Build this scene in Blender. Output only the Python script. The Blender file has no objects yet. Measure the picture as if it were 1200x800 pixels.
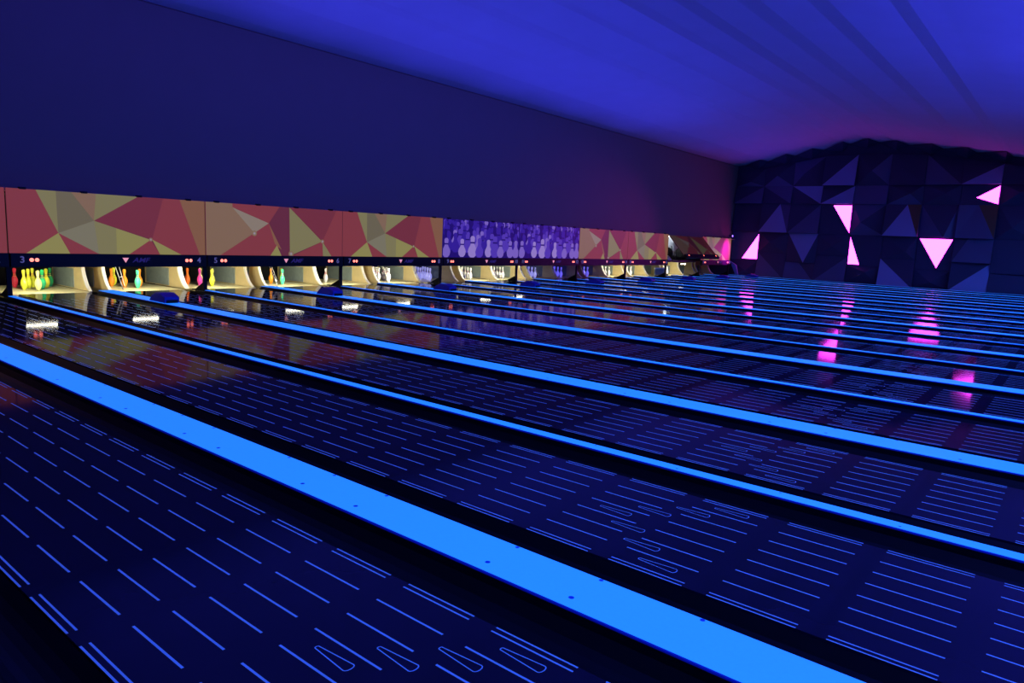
# Bowling alley under blue light: twenty glossy lanes, glowing dividers, masking units, faceted side wall
import bpy, bmesh, math, random
from mathutils import Matrix, Vector
random.seed(7)
sc = bpy.context.scene
COL = sc.collection
PI = math.pi

# ------------------------------------------------------------------ measures (metres)
LW, GUT, CW, NW = 1.05, .2384, .2933, .1034          # lane, gutter, broad divider, narrow divider
PAIR = 2 * LW + 4 * GUT + CW + NW
X0 = .8206                                           # left edge of lane 1
CAPZ = .039
YM = 17.0                                            # masking units
YDECK = 17.6
XW = 35.72                                           # right wall
def lane_x(n): return X0 + ((n - 1) // 2) * PAIR + (0 if n % 2 else LW + 2 * GUT + CW)
def c_x(i): return X0 + (i - 1) * PAIR + LW + GUT
def n_x(i): return X0 + (i - 1) * PAIR + 2 * LW + 3 * GUT + CW
def n_mid(i): return n_x(i) + NW / 2

# ------------------------------------------------------------------ materials
def mat(name, col, rough=.6, spec=.4, emit=None, estr=0, coat=0, noise=0, nscale=20, metal=0):
    m = bpy.data.materials.new(name); m.use_nodes = True
    nt = m.node_tree; b = nt.nodes['Principled BSDF']
    b.inputs['Base Color'].default_value = (*col, 1)
    b.inputs['Roughness'].default_value = rough
    b.inputs['Specular IOR Level'].default_value = spec
    b.inputs['Metallic'].default_value = metal
    b.inputs['Coat Weight'].default_value = coat
    b.inputs['Coat Roughness'].default_value = .06
    if emit:
        b.inputs['Emission Color'].default_value = (*emit, 1)
        b.inputs['Emission Strength'].default_value = estr
    if noise:
        tc = nt.nodes.new('ShaderNodeTexCoord'); n = nt.nodes.new('ShaderNodeTexNoise')
        n.inputs['Scale'].default_value = nscale; n.inputs['Detail'].default_value = 4
        mx = nt.nodes.new('ShaderNodeMix'); mx.data_type = 'RGBA'
        mx.inputs[6].default_value = (*[c * (1 - noise) for c in col], 1)
        mx.inputs[7].default_value = (*[min(1, c * (1 + noise)) for c in col], 1)
        nt.links.new(tc.outputs['Object'], n.inputs['Vector'])
        nt.links.new(n.outputs['Fac'], mx.inputs[0])
        nt.links.new(mx.outputs[2], b.inputs['Base Color'])
    return m
M = {}
def lane_material():
    m = bpy.data.materials.new('lane_laminate'); m.use_nodes = True; nt = m.node_tree; nt.nodes.clear()
    out = nt.nodes.new('ShaderNodeOutputMaterial'); d = nt.nodes.new('ShaderNodeBsdfDiffuse'); g = nt.nodes.new('ShaderNodeBsdfGlossy')
    fr = nt.nodes.new('ShaderNodeFresnel'); fr.inputs[0].default_value = 1.3
    mu = nt.nodes.new('ShaderNodeMath'); mu.operation = 'MULTIPLY'; mu.inputs[1].default_value = .78     # worn oil film: a little duller than clean varnish
    tc = nt.nodes.new('ShaderNodeTexCoord'); n = nt.nodes.new('ShaderNodeTexNoise'); n.inputs['Scale'].default_value = 3
    cr = nt.nodes.new('ShaderNodeValToRGB'); cr.color_ramp.elements[0].color = (.013, .008, .026, 1); cr.color_ramp.elements[1].color = (.020, .013, .036, 1)
    mx = nt.nodes.new('ShaderNodeMixShader'); g.inputs['Color'].default_value = (1, 1, 1, 1)
    L = nt.links.new
    L(tc.outputs['Object'], n.inputs['Vector']); L(n.outputs['Fac'], cr.inputs[0]); L(cr.outputs[0], d.inputs['Color'])
    L(fr.outputs[0], mu.inputs[0]); L(mu.outputs[0], mx.inputs[0]); L(d.outputs[0], mx.inputs[1]); L(g.outputs[0], mx.inputs[2]); L(mx.outputs[0], out.inputs[0])
    g.inputs['Roughness'].default_value = .065
    return m
M['lane'] = lane_material()
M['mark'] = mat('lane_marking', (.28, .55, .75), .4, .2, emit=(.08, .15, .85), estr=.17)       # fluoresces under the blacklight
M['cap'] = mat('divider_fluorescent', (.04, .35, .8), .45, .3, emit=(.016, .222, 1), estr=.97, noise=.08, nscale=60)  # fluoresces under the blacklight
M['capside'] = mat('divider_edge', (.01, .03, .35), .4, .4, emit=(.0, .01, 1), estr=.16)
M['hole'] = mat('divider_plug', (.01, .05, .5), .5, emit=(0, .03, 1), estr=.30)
M['gutter'] = mat('gutter_black', (.006, .006, .01), .35, .3)
M['deck'] = mat('pin_deck_maple', (.76, .70, .40), .28, .4, noise=.1, nscale=5)
M['kick'] = mat('kickback_cream', (.72, .58, .30), .5, .3, noise=.12, nscale=6)
M['kicktrim'] = mat('kickback_edge', (.85, .80, .66), .4)
M['kickgrey'] = mat('kickback_grey', (.24, .30, .31), .6, noise=.25, nscale=9)
M['black'] = mat('matt_black', (.008, .008, .01), .6, .2)
M['rail'] = mat('rail_black', (.010, .008, .009), .5, .25)
M['pit'] = mat('pit_dark', (.012, .013, .014), .8, .1)
M['wall'] = mat('wall_paint', (.27, .155, .15), .9, .1, noise=.04, nscale=2)
M['ceil'] = mat('ceiling_panel', (.62, .50, .62), .85, .1, noise=.05, nscale=1.5)
M['floor'] = mat('floor_dark', (.010, .009, .012), .5, .2)
M['steel'] = mat('bright_steel', (.7, .7, .7), .3, .5, metal=.8)
M['blue_box'] = mat('sensor_housing', (.02, .025, .30), .5, emit=(.01, .01, 1), estr=.05)
M['red_led'] = mat('red_led', (.8, .1, .1), .4, emit=(1, .17, .12), estr=3.0)
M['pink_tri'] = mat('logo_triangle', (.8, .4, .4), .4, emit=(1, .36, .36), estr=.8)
M['digit'] = mat('digit_paint_glow', (.12, .12, .12), .6, emit=(.14, .13, .42), estr=.5)  # painted digits, their lit tone put in as a dim glow
M['logo'] = mat('logo_paint_glow', (.03, .03, .06), .6, emit=(.05, .03, .30), estr=.3)  # painted letters with a faint glow added in place of room light
M['tube'] = mat('tube_light', (.9, .9, .9), .4, emit=(1, .96, .78), estr=16)
M['tube_work'] = mat('work_tube', (.9, .9, .9), .4, emit=(.85, .93, 1), estr=26)
M['tube_off'] = mat('unlit_tube', (.25, .25, .25), .4)
M['pink'] = mat('pink_diffuser', (.9, .3, .9), .4, emit=(1, .046, .99), estr=11)
M['frame'] = mat('light_frame', (.03, .02, .05), .5)
M['machine'] = mat('machine_white', (.8, .85, .9), .4)
M['grease'] = mat('machine_metal', (.05, .05, .055), .4, metal=.5)
M['spot_body'] = mat('spot_body', (.02, .02, .03), .5)
M['spot_lens'] = mat('spot_lens', (.2, .2, .9), .3, emit=(.25, .15, 1), estr=4)
FAC = [mat('facet_charcoal', (.075, .058, .125), .55, .25), mat('facet_slate', (.14, .115, .24), .5, .3),
       mat('facet_pale', (.36, .32, .62), .5, .3), mat('facet_brown', (.20, .10, .06), .5, .3)]
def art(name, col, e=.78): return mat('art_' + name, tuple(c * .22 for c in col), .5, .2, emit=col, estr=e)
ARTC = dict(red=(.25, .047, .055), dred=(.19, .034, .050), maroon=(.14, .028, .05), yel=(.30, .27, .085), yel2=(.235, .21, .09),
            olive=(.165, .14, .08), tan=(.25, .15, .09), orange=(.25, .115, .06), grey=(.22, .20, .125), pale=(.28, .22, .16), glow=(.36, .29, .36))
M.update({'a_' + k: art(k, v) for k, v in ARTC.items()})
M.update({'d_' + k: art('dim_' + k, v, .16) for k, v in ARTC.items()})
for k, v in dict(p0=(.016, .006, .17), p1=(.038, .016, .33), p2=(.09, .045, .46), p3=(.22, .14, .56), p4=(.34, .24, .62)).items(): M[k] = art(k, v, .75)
PINC = dict(white=(.85, .85, .85), red=(.62, .03, .07), yellow=(.80, .85, .05), lemon=(.86, .88, .30), green=(.03, .62, .20), dark_green=(.02, .38, .12),
            orange=(.90, .30, .02), deep_orange=(.85, .15, .02), pink=(.78, .05, .38), mint=(.08, .75, .38))
for k, v in PINC.items(): M['pin_' + k] = mat('pin_' + k, v, .25, .5, coat=.3)
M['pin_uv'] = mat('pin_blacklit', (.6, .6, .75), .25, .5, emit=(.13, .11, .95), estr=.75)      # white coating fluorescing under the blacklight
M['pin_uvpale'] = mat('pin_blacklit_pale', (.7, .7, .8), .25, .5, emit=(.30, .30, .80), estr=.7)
M['band_red'] = mat('pin_band_red', (.55, .03, .04), .3)
M['band_neon'] = mat('pin_band_orange', (.60, .20, .03), .3)

# ------------------------------------------------------------------ mesh helpers
class MB:
    def __init__(s): s.v, s.f, s.i = [], [], []
    def face(s, pts, mi=0):
        n = len(s.v); s.v += [tuple(p) for p in pts]; s.f.append(list(range(n, n + len(pts)))); s.i.append(mi)
    def solid(s, v, f, mi=0):
        n = len(s.v); s.v += [tuple(p) for p in v]
        for q in f: s.f.append([n + k for k in q]); s.i.append(mi)
    def box(s, a, b, mi=0):
        (x, y, z), (X, Y, Z) = a, b
        s.solid([(x, y, z), (X, y, z), (X, Y, z), (x, Y, z), (x, y, Z), (X, y, Z), (X, Y, Z), (x, Y, Z)],
                [(0, 3, 2, 1), (4, 5, 6, 7), (0, 1, 5, 4), (1, 2, 6, 5), (2, 3, 7, 6), (3, 0, 4, 7)], mi)
    def prism(s, poly, axis, a, b, mi=0):                # poly in the other two axes (in xyz order), extruded along axis from a to b
        def P(q, t):
            q = list(q); q.insert(axis, t); return tuple(q)
        n = len(poly)
        v = [P(q, a) for q in poly] + [P(q, b) for q in poly]
        f = [tuple(range(n))[::-1], tuple(range(n, 2 * n))] + [(k, (k + 1) % n, n + (k + 1) % n, n + k) for k in range(n)]
        s.solid(v, f, mi)
    def tube(s, a, b, r, n=10, mi=0):
        a, b = Vector(a), Vector(b); d = (b - a).normalized()
        u = d.orthogonal().normalized(); w = d.cross(u)
        v = [p + (u * math.cos(t) + w * math.sin(t)) * r for p in (a, b) for t in [2 * PI * k / n for k in range(n)]]
        s.solid(v, [tuple(range(n))[::-1], tuple(range(n, 2 * n))] + [(k, (k + 1) % n, n + (k + 1) % n, n + k) for k in range(n)], mi)
    def lathe(s, prof, n=24, mis=None):
        for k in range(len(prof) - 1):
            (r0, z0), (r1, z1) = prof[k], prof[k + 1]
            for j in range(n):
                t0, t1 = 2 * PI * j / n, 2 * PI * (j + 1) / n
                q = [(r0 * math.cos(t0), r0 * math.sin(t0), z0), (r0 * math.cos(t1), r0 * math.sin(t1), z0),
                     (r1 * math.cos(t1), r1 * math.sin(t1), z1), (r1 * math.cos(t0), r1 * math.sin(t0), z1)]
                if r0 < 1e-6: q = q[1:]
                elif r1 < 1e-6: q = q[:3]
                s.face(q, mis[k] if mis else 0)
    def mesh(s, name, mats, weld=True, smooth=False, bevel=0):
        me = bpy.data.meshes.new(name); me.from_pydata(s.v, [], s.f)
        for m in mats: me.materials.append(m)
        for p, i in zip(me.polygons, s.i): p.material_index = i
        bm = bmesh.new(); bm.from_mesh(me)
        if weld: bmesh.ops.remove_doubles(bm, verts=bm.verts, dist=1e-5)
        if bevel:
            bmesh.ops.bevel(bm, geom=[e for e in bm.edges if e.is_manifold and e.calc_face_angle(0) > .6], offset=bevel, segments=2, profile=.6, affect='EDGES')
        bmesh.ops.recalc_face_normals(bm, faces=bm.faces)
        if smooth:
            for f in bm.faces: f.smooth = True
        bm.to_mesh(me); bm.free()
        return me
    def build(s, name, mats, parent=None, **k):
        if not isinstance(mats, (list, tuple)): mats = [mats]
        o = bpy.data.objects.new(name, s.mesh(name, mats, **k)); COL.objects.link(o)
        if parent: o.parent = parent
        return o
def thing(name, loc, label, cat, group=None):
    o = bpy.data.objects.new(name, None); COL.objects.link(o); o.location = loc; o.empty_display_size = .1
    return tag(o, label, cat, group)
def tag(o, label, cat, group=None):
    o['label'] = label; o['category'] = cat
    if group: o['group'] = group
    return o
def struct(mb, name, m, **k):
    o = mb.build(name, m, **k); o['kind'] = 'structure'; return o
def copy_tree(o, parent=None):
    c = o.copy(); COL.objects.link(c)
    if parent: c.parent = parent
    for ch in list(o.children): copy_tree(ch, c)
    return c
def text_mesh(s, size, shear=0, ext=.004, name='text'):
    cu = bpy.data.curves.new(name, 'FONT'); cu.body = s; cu.size = size; cu.align_x = 'CENTER'; cu.align_y = 'CENTER'
    cu.extrude = ext; cu.shear = shear; cu.offset = .002
    o = bpy.data.objects.new(name, cu); COL.objects.link(o)
    dg = bpy.context.evaluated_depsgraph_get()
    me = bpy.data.meshes.new_from_object(o.evaluated_get(dg))
    bpy.data.objects.remove(o); bpy.data.curves.remove(cu)
    me.transform(Matrix.Rotation(PI / 2, 4, 'X')); me.name = name
    return me
ORD = ['', 'first', 'second', 'third', 'fourth', 'fifth', 'sixth', 'seventh', 'eighth', 'ninth', 'tenth', 'eleventh', 'twelfth']

# ------------------------------------------------------------------ the room
PROF = [(-7.0, 3.75), (-3, 4.15), (0, 4.62), (2.6, 5.05), (4.3, 5.36), (5.30, 5.56), (5.74, 5.58), (6.05, 5.77), (7.02, 5.77), (7.42, 5.97), (8.26, 5.98), (8.75, 6.17),
        (9.58, 6.18), (10.12, 6.42), (10.82, 6.41), (11.29, 6.57), (12.05, 6.39), (12.30, 6.44), (13.19, 6.13), (13.55, 6.18), (14.47, 5.94), (14.78, 5.99),
        (15.74, 5.72), (16.08, 5.79), (16.9, 5.56), (17.30, 5.60)]
SM = [(-7.0, 3.75), (0, 4.62), (5.4, 5.54), (8.3, 6.03), (10.2, 6.33), (11.3, 6.44), (12.2, 6.35), (14.5, 5.93), (16.0, 5.66), (17.3, 5.47)]
def smooth_z(y):
    for (a, za), (b, zb) in zip(SM, SM[1:]):
        if a <= y <= b: return za + (zb - za) * (y - a) / (b - a)
PROF = [(y, smooth_z(y) + .24 * (z - smooth_z(y))) for y, z in PROF]
def ceil_z(y):
    for (a, za), (b, zb) in zip(PROF, PROF[1:]):
        if a <= y <= b: return za + (zb - za) * (y - a) / (b - a)
    return PROF[-1][1]
XL, YF = -2.2, -7.0
YB = 17.25
mb = MB(); poly = PROF + [(17.30, 7.2), (YF, 7.2)]
mb.prism(poly, 0, XL - .1, XW + .3)
struct(mb, 'ceiling', M['ceil'])
mb = MB(); mb.prism([(YM + .045, 1.80), (YB + .2, 1.80), (YB + .2, 5.6), (YB, 5.465), (YB, 1.838), (YM + .045, 1.838)], 0, XL - .1, XW + .2)
struct(mb, 'wall_back', M['wall'])
mb = MB(); mb.box((XW, YF - .1, -.3), (XW + .2, 21, 5.3))
mb.prism([(YF, 5.3)] + [(YF, 5.31)] + [(4.0, 5.31)] + [(y, z - .01) for y, z in PROF if y > 5.2] + [(17.3, 5.3)], 0, XW, XW + .2)
struct(mb, 'wall_right', FAC[0])
mb = MB(); mb.box((XL - .2, YF - .1, -.3), (XL, 21, 5.6)); struct(mb, 'wall_left', M['wall'])
mb = MB(); mb.box((XL - .2, YF - .2, -.3), (XW + .2, YF, 4)); struct(mb, 'wall_front', M['wall'])
mb = MB(); mb.box((XL, YF, -.28), (XW, 21, -.18)); struct(mb, 'floor', M['floor'])
mb = MB(); mb.box((XL, YF, -.18), (XW, -.02, 0)); mb.box((XL, -.02, -.18), (X0 - GUT, 17.0, CAPZ)); o = struct(mb, 'trim_1', M['floor'])
mb = MB(); mb.box((XL, 20.7, -.2), (XW, 20.8, 2.2)); mb.box((XL, YB + .2, 1.86), (XW, 20.8, 2.0)); struct(mb, 'wall_pit', M['pit'])

# ------------------------------------------------------------------ lanes
BLK0, BLKP, BLKL = 3.080, .4665, .357
def make_lane():
    r = thing('bowling_lane', (0, 0, 0), '', 'bowling lane', 'bowling lanes')
    mb = MB(); mb.box((0, 0, -.1), (LW, YDECK, 0))
    z = .0006
    offs = [(0.004, .008), (.033, .008), (.173, .009), (.313, .009), (.453, .009), (.596, .009), (.737, .009), (.879, .009), (1.017, .008), (1.046, .008)]
    y = BLK0 - BLKP * 6
    while y < 16.6:
        if y > .1:
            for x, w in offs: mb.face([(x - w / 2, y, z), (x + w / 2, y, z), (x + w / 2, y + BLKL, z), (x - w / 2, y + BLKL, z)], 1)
        y += BLKP
    for k in range(7):                                     # seven outlined arrows, round broad end towards the bowler
        cx = .107 + .1415 * k; yn = [4.085, 4.242, 4.397, 4.552, 4.397, 4.242, 4.085][k]
        def ring(d):
            hw0, hw1, L = .024 - d, .010 - d, .19
            pts = []
            for t in range(0, 7):
                a = PI + PI * t / 6
                pts.append((cx + hw0 * math.cos(a), yn + .014 + (.014 - d) * math.sin(a)))
            for t in range(0, 5):
                a = PI * t / 4
                pts.append((cx + hw1 * math.cos(a), yn + L - .006 + (.006 - d) * math.sin(a)))
            return pts
        A, B = ring(0), ring(.0045)
        for j in range(len(A)):
            q = (j + 1) % len(A)
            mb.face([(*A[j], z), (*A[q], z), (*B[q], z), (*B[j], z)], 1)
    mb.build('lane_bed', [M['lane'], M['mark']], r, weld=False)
    mb = MB(); mb.box((-.15, YDECK, -.1), (LW + .15, 19.6, -.001)); mb.build('pin_deck', M['deck'], r)
    for s in (0, 1):
        mb = MB(); n = 8; xa = -GUT + .002 if s == 0 else LW + .002; w = GUT - .004
        pr = [(xa + w * k / n, -.012 - .088 * math.sin(PI * k / n) ** .6) for k in range(n + 1)] + [(xa + w, -.13), (xa, -.13)]
        mb.prism([(p[0], p[1]) for p in pr], 1, 0, YDECK - .02)
        mb.build('gutter', M['gutter'], r)
    return r
NUMW = ['', 'one', 'two', 'three', 'four', 'five', 'six', 'seven', 'eight', 'nine', 'ten', 'eleven', 'twelve', 'thirteen', 'fourteen', 'fifteen', 'sixteen', 'seventeen', 'eighteen', 'nineteen', 'twenty']
lane0 = make_lane()
LANELAB = {1: 'nearest dark glossy bowling lane, crossing the lower left corner', 2: 'dark bowling lane with dashes just beyond the nearest broad blue divider',
           20: 'farthest bowling lane, running along the foot of the faceted side wall'}
for n in range(1, 21):
    r = lane0 if n == 1 else copy_tree(lane0)
    r.location = (lane_x(n), 0, 0)
    r['label'] = LANELAB.get(n, 'dark glossy bowling lane with blue dashes leading to the pins under lane number %s' % NUMW[n])

# dividers
def make_divider(w, broad):
    r = thing('lane_divider', (0, 0, 0), '', 'lane divider', 'broad glowing dividers' if broad else 'thin glowing dividers')
    L = 17.55 if broad else 16.98
    mb = MB(); mb.prism([(0, -.12), (w, -.12), (w, CAPZ - .0135), (0, CAPZ - .0135)], 1, 0, L)
    mb.build('side_wall', M['gutter'], r)
    mb = MB(); mb.prism([(0, CAPZ - .013), (w, CAPZ - .013), (w, CAPZ - .006), (w - .004, CAPZ - .0035), (.004, CAPZ - .0035), (0, CAPZ - .006)], 1, 0.001, L - .001)
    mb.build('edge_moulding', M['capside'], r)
    mb = MB(); e = .006
    mb.prism([(e, CAPZ - .003), (w - e, CAPZ - .003), (w - e - .006, CAPZ), (e + .006, CAPZ)], 1, 0.002, L - .002)
    def disc(x, y, rr=.0085):
        mb.face([(x + rr * math.cos(2 * PI * k / 10), y + rr * math.sin(2 * PI * k / 10), CAPZ + .0004) for k in range(10)], 1)
    y = .3
    ys = [5.565 + (k - 10) * .44 for k in range(38)] if broad else [5.3 + (k - 10) * .62 for k in range(30)]
    for k, y in enumerate(ys):
        if .1 < y < L - .2:
            if broad:
                if k % 3: disc(.069, y + .01 * (k % 2), .012)
                if k % 4 != 1: disc(w - .022, y, .010)
            else: disc(w * (.3 if k % 2 else .72), y, .007)
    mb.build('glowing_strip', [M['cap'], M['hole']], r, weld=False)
    return r
dc, dn = make_divider(CW, True), make_divider(NW, False)
for i in range(1, 11):
    r = dc if i == 1 else copy_tree(dc); r.location = (c_x(i), 0, 0)
    r['label'] = 'broadest looking glowing blue divider, nearest the camera, with dark plugs' if i == 1 else 'broad glowing blue divider between lanes %s and %s' % (NUMW[2 * i - 1], NUMW[2 * i])
    r = dn if i == 1 else copy_tree(dn); r.location = (n_x(i), 0, 0)
    r['label'] = 'thin glowing blue divider between lanes %s and %s' % (NUMW[2 * i], NUMW[2 * i + 1]) if i < 10 else 'last thin glowing divider along the foot of the faceted wall'

# sensor housings on the broad dividers
def make_sensor():
    r = thing('sensor_box', (0, 0, 0), '', 'sensor box', 'blue sensor boxes on the dividers')
    mb = MB(); mb.prism([(-.02, 0), (.56, 0), (.46, .10), (.33, .155), (.16, .16), (-.02, .10)], 0, .02, CW - .02)
    mb.build('housing', M['blue_box'], r, bevel=.012)
    mb = MB(); mb.tube((CW / 2, .49, .055), (CW / 2, .555, .055), .025, 12); mb.build('lens', M['black'], r)
    mb = MB(); mb.box((.05, -.035, .0), (CW - .05, -.02, .05)); mb.build('base_flange', M['black'], r)
    return r
s0 = make_sensor()
for i in range(2, 11):
    r = s0 if i == 2 else copy_tree(s0)
    r.location = (c_x(i), 14.9, CAPZ + .0005)
    r['label'] = 'dark blue sensor box on the broad divider between pin decks %s and %s' % (NUMW[2 * i - 1], NUMW[2 * i])

# ------------------------------------------------------------------ pin end
LIT = {3: 1, 4: 1, 5: 1, 6: 1, 7: 1, 8: 1, 9: .35, 10: 1, 11: 1, 15: 1, 16: 1, 18: 1}      # lamps that burn over the decks
def kick_poly():
    front = [(17.80, .0), (17.915, .07), (17.98, .13), (18.04, .217), (18.09, .30), (18.125, .38), (18.145, .46), (18.155, .62)]
    return front + [(19.7, .62), (19.7, 0)]
def make_kick(t):
    r = thing('kickback', (0, 0, 0), '', 'kickback', 'cream kickbacks beside the pin decks')
    P = kick_poly()
    mb = MB(); mb.prism(P, 0, 0, t); mb.build('side_board', M['kick'], r)
    mb = MB(); F = P[:8]
    back = [(y + .028, z) for y, z in F][::-1]
    mb.prism([(y - .012, z + .001) for y, z in F] + back, 0, -.006, t + .006); mb.build('front_edge', M['kicktrim'], r, bevel=.004)
    for x in ((-.014, -.001), (t + .001, t + .014)):
        mb = MB(); mb.box((x[0], 18.53, .02), (x[1], 19.6, .40)); mb.build('impact_plate', M['kickgrey'], r, bevel=.003)
    return r
kC, kN = make_kick(.05), make_kick(.09)
first = {'C': True, 'N': True}
def put_kick(kind, x, lab):
    src = kC if kind == 'C' else kN
    r = src if first[kind] else copy_tree(src); first[kind] = False
    r.location = (x, 0, .0); r['label'] = lab
for i in range(2, 11):
    put_kick('C', c_x(i) - .06, 'cream kickback board with curved front right of pin deck %s' % NUMW[2 * i - 1])
    put_kick('C', c_x(i) + CW + .01, 'cream kickback board with curved front left of pin deck %s' % NUMW[2 * i])
for i in range(1, 11):
    put_kick('N', n_x(i) + .007, 'cream kickback board between pin decks %s and %s' % (NUMW[2 * i], NUMW[2 * i + 1]) if i < 10 else 'last kickback board, beside the faceted side wall')

# posts under the masking units
def make_post():
    r = thing('support_post', (0, 0, 0), '', 'post', 'black posts under the masking units')
    mb = MB(); mb.box((-.035, 0, 0), (.035, .05, .515)); mb.build('shaft', M['black'], r)
    mb = MB(); mb.prism([(.05, 0), (.42, 0), (.07, .17), (.05, .17)], 0, -.03, .03); mb.build('gusset', M['black'], r)
    mb = MB(); mb.box((-.045, -.05, 0), (.045, .5, .02)); mb.build('foot', M['black'], r)
    return r
p0 = make_post()
for i in range(1, 11):
    r = p0 if i == 1 else copy_tree(p0)
    r.location = (n_mid(i), 17.03, CAPZ - .03)
    r['label'] = 'black support post with gusseted foot between lane numbers %s and %s' % (NUMW[2 * i], NUMW[2 * i + 1]) if i < 10 else 'last black support post, under the right end of the masking units'

# tube lights above the pin decks
def make_tube(kind, L):
    r = thing('deck_light', (0, 0, 0), '', 'tube light', 'tube lights over the pin decks')
    mb = MB(); mb.tube((-L / 2, 0, 0), (L / 2, 0, 0), .011, 12); mb.build('tube', M[kind], r)
    mb = MB(); mb.box((-L / 2 - .03, .0, .018), (L / 2 + .03, .06, .05)); mb.build('holder', M['black'], r)
    for s in (-1, 1):
        mb = MB(); mb.box((s * (L / 2 + .012) - .012, -.02, -.02), (s * (L / 2 + .012) + .012, .05, .03)); mb.build('end_cap', M['black'], r)
    return r
tsrc = {}
for n in range(3, 21):
    kind = 'tube' if LIT.get(n, 0) > .5 else None
    if not kind: continue
    r = copy_tree(tsrc[kind]) if kind in tsrc else tsrc.setdefault(kind, make_tube(kind, .5))
    r.location = (lane_x(n) + LW / 2 - .25, 17.40, .545)
    r['label'] = ('short white tube light tucked above pin deck %s' if kind == 'tube' else 'short unlit tube light tucked above the dark pin deck %s') % NUMW[n]

# pins
IN = .0254
PR = [(0, 0), (1.0, 0), (1.015, .12), (1.41, .75), (1.95, 2.25), (2.255, 3.375), (2.383, 4.5), (2.28, 5.875), (1.85, 7.25), (1.236, 8.625), (1.10, 8.95), (.983, 9.375), (.93, 9.65),
      (.90, 10), (.91, 10.4), (.935, 10.875), (1.047, 11.75), (1.203, 12.625), (1.273, 13.5), (1.18, 14.2), (.95, 14.65), (.55, 14.93), (0, 15)]
BAND = {9, 13}
pin_mesh = {}
def pin(color, x, y, label, group):
    if color not in pin_mesh:
        mb = MB(); mb.lathe([(a * IN, b * IN) for a, b in PR], 20, [1 if k in BAND else 0 for k in range(len(PR) - 1)])
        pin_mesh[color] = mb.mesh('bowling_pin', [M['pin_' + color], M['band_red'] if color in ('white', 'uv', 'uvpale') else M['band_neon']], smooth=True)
    o = bpy.data.objects.new('bowling_pin', pin_mesh[color]); COL.objects.link(o); o.location = (x, y, 0)
    return tag(o, label, 'bowling pin', group)
RX, RY = .1524, .264
RACK = {1: (0, 0), 2: (-1, 1), 3: (1, 1), 4: (-2, 2), 5: (0, 2), 6: (2, 2), 7: (-3, 3), 8: (-1, 3), 9: (1, 3), 10: (3, 3)}
POS = {1: 'front', 2: 'left second-row', 3: 'right second-row', 4: 'left third-row', 5: 'middle third-row', 6: 'right third-row',
       7: 'outer left back-row', 8: 'inner left back-row', 9: 'inner right back-row', 10: 'outer right back-row'}
CN = dict(white='white', red='red', yellow='neon yellow', lemon='pale neon yellow', green='neon green', dark_green='dark green', uv='violet blue', uvpale='lavender', orange='neon orange', deep_orange='deep orange', pink='neon pink', mint='mint green')
full = {k: 'white' for k in range(1, 11)}
RACKS = {
    3: {7: 'green', 8: 'red', 2: 'yellow', 5: 'yellow', 9: 'yellow', 1: 'lemon', 3: 'green', 6: 'yellow', 10: 'dark_green'},
    4: {4: 'orange', 8: 'yellow', 2: 'orange', 1: 'mint', 3: 'orange'},
    5: {4: 'deep_orange', 2: 'pink', 5: 'lemon', 1: 'yellow', 3: 'lemon'},
    6: {4: 'green', 2: 'orange', 1: 'mint', 3: 'yellow'},
    7: {2: 'white'}, 8: full, 9: {k: 'uvpale' for k in range(1, 11)}, 10: full, 11: full,
    12: {k: 'uvpale' if k in (1, 3, 6) else 'uv' for k in range(1, 11)}, 13: {k: 'uv' for k in range(1, 7)}, 14: {k: 'uv' for k in range(1, 7)},
    15: full, 16: full, 18: full}
for n, rk in RACKS.items():
    xc = lane_x(n) + LW / 2
    for k, c in rk.items():
        a, b = RACK[k]
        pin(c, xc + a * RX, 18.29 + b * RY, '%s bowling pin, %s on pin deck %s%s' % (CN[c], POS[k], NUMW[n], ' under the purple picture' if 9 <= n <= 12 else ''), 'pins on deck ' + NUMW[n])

# sweep bars
def make_sweep():
    r = thing('pin_sweep', (0, 0, 0), '', 'sweep arm', 'slanting sweep arms at the pin decks')
    mb = MB(); mb.tube((0, 17.98, .50), (.0, 17.62, .03), .009, 8); mb.build('front_rod', M['steel'], r)
    mb = MB(); mb.tube((.10, 18.05, .50), (.07, 17.72, .09), .007, 8); mb.build('rear_rod', M['steel'], r)
    mb = MB(); mb.tube((0, 17.80, .27), (.09, 17.86, .27), .006, 8); mb.build('cross_link', M['steel'], r)
    return r
w0 = make_sweep()
for k, n in enumerate((4, 6, 8, 12)):
    r = w0 if k == 0 else copy_tree(w0)
    r.location = (lane_x(n) - .04, 0, .0)
    r['label'] = 'thin bright slanting sweep arm at the left edge of pin deck %s' % NUMW[n]
r = thing('sweep_board', (lane_x(17), 17.75, 0), 'pale sweep board lowered across the empty pin deck seventeen', 'sweep board')
mb = MB(); mb.box((.12, 0, .03), (LW - .02, .05, .30)); mb.build('board', M['kickgrey'], r, bevel=.01)
mb = MB(); mb.box((.10, -.012, .30), (LW, .062, .36)); mb.build('top_rail', M['machine'], r, bevel=.008)

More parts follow.
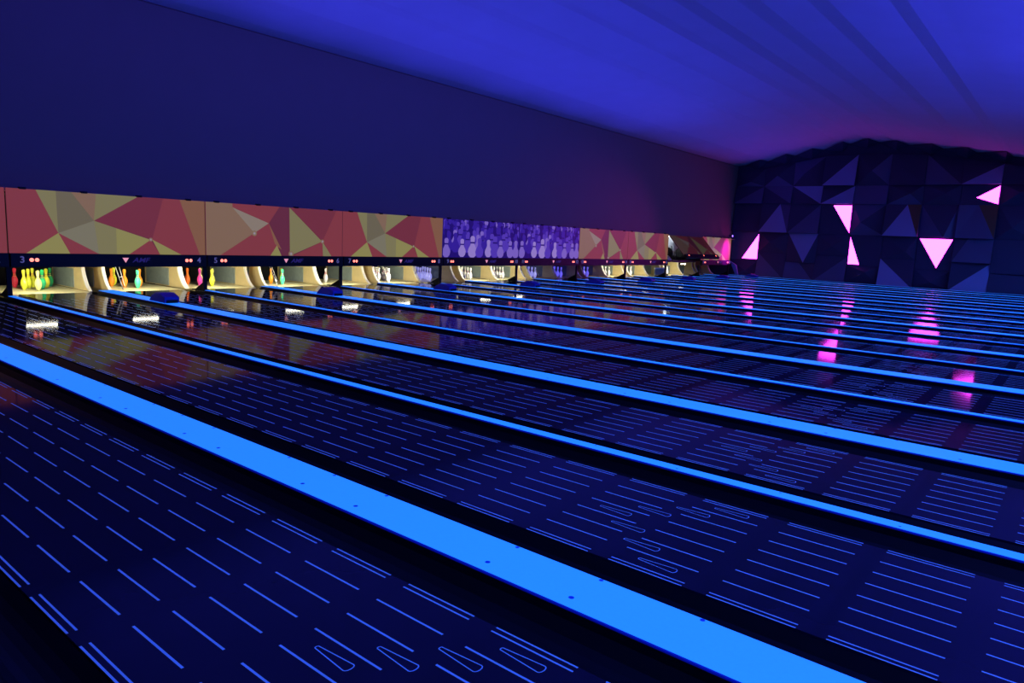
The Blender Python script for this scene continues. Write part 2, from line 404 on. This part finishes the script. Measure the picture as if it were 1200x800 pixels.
# ------------------------------------------------------------------ masking units
PZ0, PZ1, RZ0 = .7614, 1.8448, .525
A_POLY = [('red', [(-.0, 0), (0, 1), (.126, 1), (.219, .331), (.072, 0)]), ('yel2', [(.126, 1), (.216, 1), (.219, .331)]), ('yel2', [(.126, 1), (.216, 1), (.216, .36), (.219, .331)]),
          ('olive', [(.216, 1), (.286, 1), (.39, .553), (.219, .331)]), ('tan', [(.286, 1), (.41, 1), (.39, .553)]), ('yel2', [(.405, 1), (.62, 1), (.39, .553)]),
          ('dred', [(.62, 1), (.757, 1), (.690, .265), (.39, .553)]), ('red', [(.757, 1), (.851, 1), (.967, 0), (.854, 0), (.690, .265)]),
          ('orange', [(.851, 1), (1, 1), (1, 0), (.967, 0)]), ('grey', [(.219, .331), (.39, .553), (.409, 0)]),
          ('yel2', [(.39, .553), (.682, .259), (.565, 0), (.409, 0)]), ('yel', [(.50, .441), (.682, .259), (.565, 0), (.50, 0)]),
          ('yel', [(.072, 0), (.219, .331), (.27, 0)]), ('red', [(.219, .331), (.409, 0), (.27, 0)]),
          ('red', [(.682, .259), (.565, 0), (.732, 0)]), ('yel', [(.690, .265), (.732, 0), (.854, 0)])]
B_POLY = [('tan', [(0, 0), (0, 1), (.171, 1), (.318, .447), (.09, 0)]), ('red', [(.171, 1), (.50, 1), (.421, .653), (.172, .93)]),
          ('pale', [(.172, .925), (.421, .653), (.318, .447)]), ('maroon', [(.50, 1), (.573, 1), (.573, 0), (.513, 0), (.424, .653)]),
          ('red', [(.318, .447), (.421, .653), (.50, .186), (.432, 0), (.09, 0)]), ('orange', [(.421, .653), (.515, .12), (.465, .24)]),
          ('yel', [(.48, .21), (.513, 0), (.432, 0)]), ('yel2', [(.573, 1), (.832, .316), (.577, 0)]), ('dred', [(.573, 1), (.95, 1), (.834, .316)]),
          ('red', [(.95, 1), (1, 1), (1, 0), (.911, 0), (.834, .316)]), ('yel2', [(.834, .316), (.911, 0), (.84, 0)]), ('red', [(.832, .316), (.84, 0), (.595, 0)])]
GLOW = {'A': [(.682, .262, .022)], 'B': [(.318, .44, .035), (.585, .04, .04), (.834, .316, .028)]}
def pin_outline(s):                                       # unit pin silhouette
    half = [(.14, 0), (.30, .12), (.36, .30), (.31, .43), (.18, .58), (.14, .68), (.17, .82), (.18, .92), (.09, 1)]
    return [(x, y) for x, y in half] + [(-x, y) for x, y in half[::-1]]
def art_panel(kind, W, parent, dim=False, seed=1):
    mb = MB(); H = PZ1 - PZ0; mats = []; idx = {}
    def mi(nm):
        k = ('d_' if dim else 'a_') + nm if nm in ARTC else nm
        if k not in idx: idx[k] = len(mats); mats.append(M[k])
        return idx[k]
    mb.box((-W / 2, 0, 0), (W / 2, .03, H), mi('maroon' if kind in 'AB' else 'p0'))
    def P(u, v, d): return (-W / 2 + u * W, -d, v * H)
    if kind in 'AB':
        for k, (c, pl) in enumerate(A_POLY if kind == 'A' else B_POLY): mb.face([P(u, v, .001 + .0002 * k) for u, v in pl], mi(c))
        for (u, v, rr) in GLOW[kind]:
            for q, (f, c) in enumerate(((1, 'tan'), (.62, 'pale'), (.3, 'glow'))):
                n = 16
                mb.face([(-W / 2 + u * W + rr * f * W * .5 * math.cos(2 * PI * t / n), -.006 - q * .001, max(.002, v * H + rr * f * W * .5 * math.sin(2 * PI * t / n))) for t in range(n)], mi(c))
    else:
        rnd = random.Random(seed); d = .001
        for row in range(7):                              # pins of the printed picture, farthest row first
            n = 16 - row; sz = .26 + .05 * row; base = .86 - .145 * row + (.0 if row < 6 else .02)
            for j in range(n):
                u = (j + .5 + rnd.uniform(-.25, .25)) / n; v = base + rnd.uniform(-.03, .03); hs = sz * rnd.uniform(.85, 1.1)
                c = rnd.choice([['p1', 'p0', 'p3'], ['p1', 'p2', 'p0'], ['p0', 'p2', 'p1'], ['p2', 'p1', 'p0'], ['p2', 'p3', 'p0', 'p1'], ['p3', 'p1', 'p2'], ['p3', 'p4', 'p2', 'p4']][row])
                if row == 6 and rnd.random() < .12: continue
                pts = []
                for x, y in pin_outline(1):
                    U = min(.998, max(.002, u + x * hs * .27)); V = min(.995, max(.005, v + y * hs)); pts.append(P(U, V, d))
                mb.face(pts, mi(c)); d += .00008
                if rnd.random() < .6:                     # dark neck band
                    a, b = v + hs * .66, v + hs * .73
                    if b < .98:
                        mb.face([P(max(.002, u - .05 * hs), a, d), P(min(.998, u + .05 * hs), a, d), P(min(.998, u + .05 * hs), b, d), P(max(.002, u - .05 * hs), b, d)], mi('p0')); d += .00008
    return mb.build('art_panel', mats, parent, weld=False)
txt_cache = {}
def textobj(s, name, size, x, z, m, parent, shear=0, sx=1):
    k = (s, size)
    if k not in txt_cache:
        me = text_mesh(s, size, shear, name=name); me.materials.append(m); txt_cache[k] = me
    o = bpy.data.objects.new(name, txt_cache[k]); COL.objects.link(o); o.parent = parent; o.location = (x, -.066, z); o.scale = (sx, 1, 1)
    return o
led_me = None
def rail(unit, W, n1, n2):
    global led_me
    mb = MB(); mb.box((-W / 2, -.06, RZ0 - PZ0), (W / 2, .05, -.002)); mb.build('bottom_rail', M['rail'], unit, bevel=.008)
    zc = .650 - PZ0
    if led_me is None:
        b = MB(); b.lathe([(0, .010), (.022, .008), (.033, 0)], 14); led_me = b.mesh('indicator_light', [M['red_led']])
        led_me.transform(Matrix.Rotation(PI / 2, 4, 'X'))
    if n1:
        textobj(str(n1), 'lane_number', .155, -W / 2 + .165, zc, M['digit'], unit)
        textobj(str(n2), 'lane_number', .155, W / 2 - .165, zc, M['digit'], unit)
    for x in (-W / 2 + .305, -W / 2 + .385, W / 2 - .415, W / 2 - .335):
        o = bpy.data.objects.new('indicator_light', led_me); COL.objects.link(o); o.parent = unit; o.location = (x, -.0605, zc)
    mb = MB(); mb.prism([(.07, zc + .045), (.18, zc + .045), (.125, zc - .045)], 1, -.068, -.061); mb.build('logo_triangle', M['pink_tri'], unit)
    textobj('AMF', 'logo_lettering', .125, .40, zc, M['logo'], unit, shear=.3, sx=1.25)
KIND = {1: 'B', 2: 'A', 3: 'B', 4: 'A', 5: 'P', 6: 'P', 7: 'B', 8: 'A', 10: 'A'}
ULAB = {1: 'sliver of a masking unit beside the number two at the left edge', 2: 'masking unit with red and yellow triangles over lanes three and four',
        3: 'masking unit with tan and red triangles over lanes five and six', 4: 'masking unit with yellow triangles just left of the purple pin picture',
        5: 'left masking unit with a purple picture of pins', 6: 'right masking unit with a purple picture of pins',
        7: 'masking unit with magenta tinted triangles just right of the purple pin picture', 8: 'masking unit with magenta tinted triangles left of the opened panel',
        10: 'masking unit at the far corner, washed in strong pink light'}
for u, kind in KIND.items():
    xa, xb = (n_mid(u - 1) if u > 1 else n_mid(1) - PAIR), n_mid(u)
    W = xb - xa - .025
    r = thing('masking_unit', ((xa + xb) / 2, YM, PZ0), ULAB[u], 'masking unit', 'masking units above the pins')
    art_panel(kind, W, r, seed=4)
    rail(r, W, 2 * u - 1, 2 * u)
    for k in range(4):
        mb = MB(); x = -W / 2 + W * (k + .25) / 3.6; mb.box((x - .05, -.02, PZ1 - PZ0 - .01), (x + .05, .04, PZ1 - PZ0 + .028)); mb.build('clip', M['black'], r)
# the opened unit: hinged at its top, swung out over the lanes
xa, xb = n_mid(8), n_mid(9); W = xb - xa - .03
r = thing('masking_unit', ((xa + xb) / 2, YM - .03, PZ1 - .06), 'opened masking unit swung up on its top hinge, showing machinery behind', 'masking unit', 'masking units above the pins')
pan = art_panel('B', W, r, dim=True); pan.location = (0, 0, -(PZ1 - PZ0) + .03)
mb = MB(); mb.box((-W / 2, -.06, -1.25), (W / 2, .05, -1.06)); mb.build('bottom_rail', M['rail'], r, bevel=.008)
for x in (-W / 2 + .3, .1, W / 2 - .3):
    o = bpy.data.objects.new('indicator_light', led_me); COL.objects.link(o); o.parent = r; o.location = (x, -.0605, -1.14); 
for x in (-W / 2 + .1, W / 2 - .1):
    mb = MB(); mb.tube((x - .05, .03, .03), (x + .05, .03, .03), .02, 10); mb.build('hinge', M['steel'], r)
r.rotation_euler = (-math.radians(43), 0, 0)

# machine behind the opened unit
r = thing('pinsetter_machine', (xa, 17.1, 0), 'pinsetter machine with bright white cover behind the opened masking unit', 'pinsetter machine')
mb = MB(); mb.box((.06, .75, .92), (3.38, .82, 1.84)); mb.build('cover', M['machine'], r, bevel=.01)
mb = MB(); mb.box((.05, .1, .64), (3.38, .7, .72)); mb.build('deck_frame', M['grease'], r, bevel=.01)
for x in (.3, 1.2, 2.4):
    mb = MB(); b = [(.23 * math.cos(t * PI / 8), .23 * math.sin(t * PI / 8)) for t in range(16)]
    mb.prism([(y + .5, z + 1.05) for y, z in b], 0, x, x + .05); mb.build('pulley_wheel', M['grease'], r)
for k in range(7):
    x = .15 + k * .3; mb = MB(); mb.tube((x, .45, .70), (x + .12, .62, 1.10 + .12 * (k % 3)), .022, 8); mb.build('linkage_rod', M['grease'], r)
mb = MB(); mb.lathe([(0, 0), (.16, 0), (.10, .12), (.03, .2), (0, .2)], 14); o = mb.build('funnel', M['machine'], r); o.location = (.75, .25, .722)
mb = MB(); mb.box((.35, .0, .72), (.62, .09, .80)); mb.build('motor_housing', M['machine'], r, bevel=.01)
r = thing('work_light', (xa + 1.6, 17.55, 1.78), 'work light inside the opened pinsetter, hidden by the tilted panel', 'work light')
mb = MB(); mb.tube((-.6, 0, 0), (.6, 0, 0), .018, 12); mb.build('tube', M['tube_work'], r)
mb = MB(); mb.box((-.66, -.03, .02), (.66, .03, .06)); mb.build('holder', M['black'], r)

# ------------------------------------------------------------------ faceted side wall
CB = [17.21 - 1.4 * k for k in range(10)]                # column edges along y
ROWS = [.83, 2.235, 3.63, 4.47, 5.87]
def facet(c, zb, zt_l, zt_r, kind, t=.5, depth=.3, cols=(0, 1, 0), label='', light=None):
    """one block of the wall: yl is the edge nearer the far corner (left in view)"""
    yl, yr = CB[c] - .004, CB[c + 1] + .004
    D = lambda d: XW - .002 - max(.03, d)
    rn = random.random
    lo, hi = .05, depth
    bl, br, tl, tr = (yl, zb), (yr, zb), (yl, zt_l), (yr, zt_r)
    L = lambda a, b, s: (a[0] + (b[0] - a[0]) * s, a[1] + (b[1] - a[1]) * s)
    if kind == 'up':
        ap = L(tl, tr, t); V = [bl, br, tr, ap, tl]; d = [hi, hi, lo + .1 * rn(), lo, lo + .1 * rn()]
        T = [(0, 1, 3, cols[1]), (4, 0, 3, cols[0]), (1, 2, 3, cols[2])]
    elif kind == 'down':
        ap = L(bl, br, t); V = [bl, ap, br, tr, tl]; d = [lo + .1 * rn(), hi, lo + .1 * rn(), lo, lo]
        T = [(4, 1, 3, cols[1]), (4, 0, 1, cols[0]), (1, 2, 3, cols[2])]
    elif kind == 'd1':                                    # diagonal rising to the right in view: lower right half is the second colour
        V = [bl, br, tr, tl]; d = [hi, hi * .8, lo, lo + .12 * rn()]; T = [(0, 1, 2, cols[1]), (0, 2, 3, cols[0])]
    elif kind == 'd2':                                    # diagonal falling to the right: upper right half is the second colour
        V = [bl, br, tr, tl]; d = [lo + .1 * rn(), hi, lo, lo]; T = [(3, 1, 2, cols[1]), (0, 1, 3, cols[0])]
    elif kind == 'd3':                                    # diagonal falling to the right: lower left half is the second colour
        V = [bl, br, tr, tl]; d = [hi, hi, lo, lo]; T = [(0, 1, 3, cols[1]), (3, 1, 2, cols[0])]
    elif kind == 'pyr':
        a = (yl + (yr - yl) * t, zb + (min(zt_l, zt_r) - zb) * (.3 + .4 * rn())); V = [bl, br, tr, tl, a]; d = [lo, lo, lo, lo, hi]
        T = [(0, 1, 4, cols[1]), (1, 2, 4, cols[2]), (2, 3, 4, cols[0]), (3, 0, 4, cols[0])]
    mb = MB(); keep = [x for k, x in enumerate(T) if k != light]
    edges = {}
    for a, b, e, ci in keep:
        mb.face([(D(d[k]), *V[k]) for k in (a, b, e)], ci)
        for p, q in ((a, b), (b, e), (e, a)): edges[frozenset((p, q))] = edges.get(frozenset((p, q)), 0) + 1
    for ed, n in edges.items():
        if n == 1:
            p, q = tuple(ed); mb.face([(D(d[p]), *V[p]), (D(d[q]), *V[q]), (XW - .002, *V[q]), (XW - .002, *V[p])], 0)
    for a, b, e, ci in keep: mb.face([(XW - .002, *V[k]) for k in (a, b, e)], 0)
    o = mb.build('wall_panel', FAC)
    tag(o, label, 'wall panel', 'dark faceted panels of the side wall')
    if light is not None:
        return [V[k] for k in T[light][:3]]
def tri_light(pts, label):
    cy = sum(p[0] for p in pts) / 3; cz = sum(p[1] for p in pts) / 3
    r = thing('triangle_light', (XW - .01, cy, cz), label, 'wall light', 'pink triangle lights of the side wall')
    sh = lambda s: [((y - cy) * s, (z - cz) * s) for y, z in pts]
    mb = MB(); mb.prism(sh(.93), 0, -.05, -.005); mb.build('diffuser', M['pink'], r)
    A, B = sh(.985), sh(.93); mb = MB()
    for k in range(3):
        q = (k + 1) % 3; mb.prism([A[k], A[q], B[q], B[k]], 0, -.062, -.005)
    mb.build('frame', M['frame'], r, weld=False)
colw = ['first', 'second', 'third', 'fourth', 'fifth', 'sixth', 'seventh', 'eighth', 'ninth']
ROWN = ['bottom', 'second', 'third', 'fourth', 'fifth', 'topmost']
SPEC = {  # (column, row): kind, t, depth, colours(left, main, right), index of the facet that is a light
    (0, 0): ('pyr', .6, .16, (0, 1, 0), None), (0, 1): ('up', .99, .22, (1, 0, 0), None), (0, 2): ('d1', .5, .25, (0, 0, 0), None), (0, 3): ('d1', .5, .3, (0, 1, 0), None),
    (1, 0): ('d3', .5, .3, (0, 1, 0), None), (1, 1): ('pyr', .4, .2, (0, 0, 0), None), (1, 2): ('up', .62, .34, (0, 2, 1), None), (1, 3): ('d2', .5, .2, (0, 1, 0), None),
    (2, 0): ('up', .45, .3, (1, 1, 0), None), (2, 1): ('down', .62, .25, (0, 2, 0), None), (2, 2): ('d1', .5, .3, (0, 1, 0), None), (2, 3): ('d2', .5, .22, (0, 2, 0), None),
    (3, 0): ('d1', .5, .3, (0, 1, 0), None), (3, 1): ('pyr', .5, .16, (0, 0, 0), None), (3, 2): ('down', .99, .2, (0, 0, 0), None), (3, 3): ('d1', .5, .28, (0, 2, 0), None), (3, 4): ('d1', .5, .36, (0, 2, 0), None),
    (4, 0): ('pyr', .6, .2, (0, 0, 0), None), (4, 1): ('d3', .5, .2, (0, 0, 0), None), (4, 2): ('pyr', .3, .2, (1, 1, 0), None), (4, 3): ('d2', .5, .2, (1, 1, 0), None),
    (5, 0): ('d3', .5, .32, (0, 2, 0), None), (5, 1): ('pyr', .7, .16, (0, 0, 0), None), (5, 2): ('up', .6, .36, (0, 2, 3), None),
    (6, 0): ('pyr', .5, .15, (0, 0, 0), None), (6, 1): ('down', .6, .2, (0, 0, 0), None), (6, 2): ('down', .7, .3, (1, 0, 1), None),
    (7, 0): ('d1', .5, .34, (0, 2, 0), None), (7, 1): ('up', .35, .25, (0, 1, 1), None), (7, 2): ('up', .5, .25, (1, 1, 3), None), (7, 4): ('d1', .5, .36, (0, 2, 0), None),
    (8, 2): ('pyr', .4, .2, (0, 0, 0), None)}
TALL = {1, 3, 5, 7}; CY0 = 2.8646
for c in range(9):
    zs = [.0, 1.22 if c in TALL else .83] + ROWS[1:]
    ztop_l, ztop_r = ceil_z(CB[c]) - .37, ceil_z(CB[c + 1]) - .37
    for rw in range(6):
        if rw == 5: break
        zb = zs[rw] + .004; zt = zs[rw + 1] - .004 if rw < 5 else 99
        zl, zr = min(zt, ztop_l), min(zt, ztop_r)
        if zl - zb < .12 or zr - zb < .12: continue
        kind, t, dp, cols, _ = SPEC.get((c, rw), (random.choice(['pyr', 'd1', 'd2', 'pyr']), .3 + .4 * random.random(), .12 + .2 * random.random(), random.choice([(0, 0, 0), (0, 1, 0), (1, 0, 0), (0, 0, 1)]), None))
        lab = 'dark faceted wall panel, %s row, %s column from the far corner' % (ROWN[rw], colw[c])
        if (c, rw) in ((0, 1), (3, 2), (4, 1), (6, 1), (7, 3)):
            light_lab = {0: 'glowing pink triangle light nearest the far corner', 3: 'upper glowing pink triangle of the touching pair, point down', 4: 'lower glowing pink triangle of the touching pair, point up',
                         6: 'largest glowing pink triangle light, pointing down', 7: 'highest glowing pink triangle light, near the right edge'}[c]
            yl, yr = CB[c] - .01, CB[c + 1] + .01
            if c == 0: tp = [(16.65, .86), (15.83, .86), (15.83, 2.2)]; rest = [[(yl, zb), (16.66, zb), (15.82, zt), (yl, zt)]]
            if c == 3: tp = [(12.5, 3.6), (11.63, 3.6), (11.63, 2.26)]; rest = [[(yl, zb), (11.63, zb), (12.52, zt), (yl, zt)]]
            if c == 4: tp = [(11.58, 2.2), (11.58, .86), (11.05, .86)]; rest = [[(11.03, zb), (yr, zb), (yr, zt), (11.59, zt)]]
            if c == 6: tp = [(8.78, 2.2), (7.43, 2.2), (7.96, .86)]; rest = [[(yl, zb), (7.98, zb), (yl, zt)], [(7.94, zb), (yr, zb), (yr, zt)]]
            if c == 7: tp = [(6.87, 3.93), (6.03, 4.45), (6.03, 3.65)]; rest = [[(yl, zb), (6.04, zb), (6.90, 3.93), (6.04, zt), (yl, zt)]]
            mb = MB()
            for q, pl in enumerate(rest):
                mb.prism(pl, 0, XW - .07 - .04 * q, XW - .002, 1 if c == 0 else 0)
            o = mb.build('wall_panel', FAC); tag(o, lab + ', cut around a pink light', 'wall panel', 'dark faceted panels of the side wall')
            tri_light(tp, light_lab)
        else:
            facet(c, zb, zl, zr, kind, t, dp, cols, lab)

mb = MB(); mb.prism([(17.14, .72), (16.80, .52), (16.66, .02), (16.80, .02)], 0, XW - .30, XW - .18, 2)
tag(mb.build('wall_panel', FAC), 'small pale wedge panel at the foot of the wall in the far corner', 'wall panel', 'dark faceted panels of the side wall')

# panels of the crown row lean out under the vault, each a wedge with its nose against the ceiling
for k, (yv0, yp, yv1) in enumerate([(16.92, 16.20, 15.75), (15.75, 14.90, 14.48), (14.48, 13.70, 13.2), (13.2, 12.36, 12.06), (12.06, 11.30, 10.83), (10.83, 10.10, 9.59), (9.59, 8.73, 8.26), (8.26, 7.37, 7.03), (7.03, 6.01, 5.75)]):
    d = (.8, .9, .9, 1.0, 1.1, 1.1, 1.3, 1.4, 1.5)[k]; t = (XW - d) / XW; ya = CY0 + (yp - CY0) * t
    e = .012
    A, B = (XW - .002, yv0 - .01, ceil_z(yv0) - e), (XW - .002, yv1 + .01, ceil_z(yv1) - e)
    Cn, D = (XW - d, ya, ceil_z(ya) - .02), (XW - .002, yp, ceil_z(yp) - .34)
    mb = MB(); mb.solid([A, B, Cn, D], [(0, 2, 1), (0, 1, 3), (0, 3, 2), (1, 2, 3)])
    tag(mb.build('wall_panel', FAC), 'dark wedge panel leaning out under the ceiling, %s from the far corner' % ORD[k + 1], 'wall panel', 'dark wedge panels under the ceiling')

# small coloured spot on top of the last masking unit
r = thing('spotlight', (34.55, 16.93, PZ1 + .03), 'tiny blue glowing spotlight on top of the farthest masking unit', 'spotlight')
mb = MB(); mb.tube((0, 0, .11), (0, -.16, .10), .055, 14); mb.build('lamp_body', M['spot_body'], r)
mb = MB(); mb.tube((0, -.160, .10), (0, -.17, .0995), .047, 14); mb.build('lens', M['spot_lens'], r)
mb = MB(); mb.box((-.07, -.02, 0), (.07, .02, .03)); mb.box((-.07, -.01, .03), (-.058, .01, .12)); mb.box((.058, -.01, .03), (.07, .01, .12)); mb.build('yoke', M['spot_body'], r)

# ------------------------------------------------------------------ lights
def area(name, loc, target, sx, sy, power, col, spread=180):
    l = bpy.data.lights.new(name, 'AREA'); l.shape = 'RECTANGLE'; l.size = sx; l.size_y = sy; l.energy = power; l.color = col; l.spread = math.radians(spread)
    o = bpy.data.objects.new(name, l); COL.objects.link(o); o.location = loc
    o.rotation_euler = (Vector(target) - Vector(loc)).to_track_quat('-Z', 'Y').to_euler()
    return o
BLUE = (.045, .055, 1)
for x, e in ((-1, .9), (5, 1.1), (11, 1.2), (17, .95), (23, .45)):     # blue wash fixtures behind the foul line, aimed up at the vault
    area('wash_light', (x, -1.5, 2.3), (x + .5, 7.2, 8.5), 3.0, .3, 290 * e, BLUE, 92)
for k, x in enumerate(range(1, 34, 4)):                  # blacklight fixtures above the foul line, shining down the lanes
    area('blacklight', (x, .7, 3.5), (x + .8, 5.5, 0), 1.2, .12, 60, (.05, .20, 1), 110)
for i in range(1, 10):                                   # added blue fill lamps above the masking units, evening out the ceiling steps
    area('ceiling_fill', (n_mid(i) + PAIR / 2, 17.02, 1.93), (n_mid(i) + PAIR / 2, 13.6, 6.4), 2.6, .06, 26 if i < 7 else 13, BLUE, 80)
def spot(name, loc, target, power, col, ang, blend=.6):
    l = bpy.data.lights.new(name, 'SPOT'); l.energy = power; l.color = col; l.spot_size = math.radians(ang); l.spot_blend = blend; l.shadow_soft_size = .05
    o = bpy.data.objects.new(name, l); COL.objects.link(o); o.location = loc
    o.rotation_euler = (Vector(target) - Vector(loc)).to_track_quat('-Z', 'Y').to_euler()
spot('pink_fill', (34.6, 9.5, 2.6), (23.5, 17.0, 1.2), 1100, (.8, .05, 1), 34, 1)  # added pink fill that tints the masking units, no fixture behind it
spot('pink_spot', (34.7, 15.3, 2.5), (34.45, 16.97, 1.22), 6500, (.62, 0, 1), 36, 1)

for n in range(3, 20):                                   # added area lamps carry the deck tubes' light back over the pins
    xm = lane_x(n) + LW / 2
    if LIT.get(n, 0) > .5: area('deck_fill', (xm - .25, 17.41, .535), (xm - .02, 18.9, .05), .5, .03, 22, (1, .94, .66), 150)

w = bpy.data.worlds.new('world'); sc.world = w; w.use_nodes = True
w.node_tree.nodes['Background'].inputs[0].default_value = (.003, .003, .02, 1)
w.node_tree.nodes['Background'].inputs[1].default_value = 1

# ------------------------------------------------------------------ camera
F, YAW, PITCH, ROLL, H, CY = 827.885, .8958, .1463, .0460, 1.4097, 2.8646
cam = bpy.data.cameras.new('camera'); co = bpy.data.objects.new('camera', cam); COL.objects.link(co)
cam.sensor_width = 36; cam.lens = F * 36 / 1200; cam.clip_start = .05; cam.clip_end = 200
fw = Vector((math.sin(YAW) * math.cos(PITCH), math.cos(YAW) * math.cos(PITCH), -math.sin(PITCH)))
rt = Vector((math.cos(YAW), -math.sin(YAW), 0)); up = rt.cross(fw)
r2 = rt * math.cos(ROLL) + up * math.sin(ROLL); u2 = -rt * math.sin(ROLL) + up * math.cos(ROLL)
mw = Matrix((r2, u2, -fw)).transposed().to_4x4(); mw.translation = (0, CY, H)
co.matrix_world = mw
sc.camera = co
sc.view_settings.view_transform = 'Standard'; sc.view_settings.look = 'None'
sc.view_settings.exposure = 0; sc.view_settings.gamma = 1; sc.view_settings.use_curve_mapping = False
sc.cycles.use_denoising = True; sc.cycles.max_bounces = 8; sc.cycles.caustics_reflective = False; sc.cycles.caustics_refractive = False; sc.cycles.sample_clamp_indirect = 4
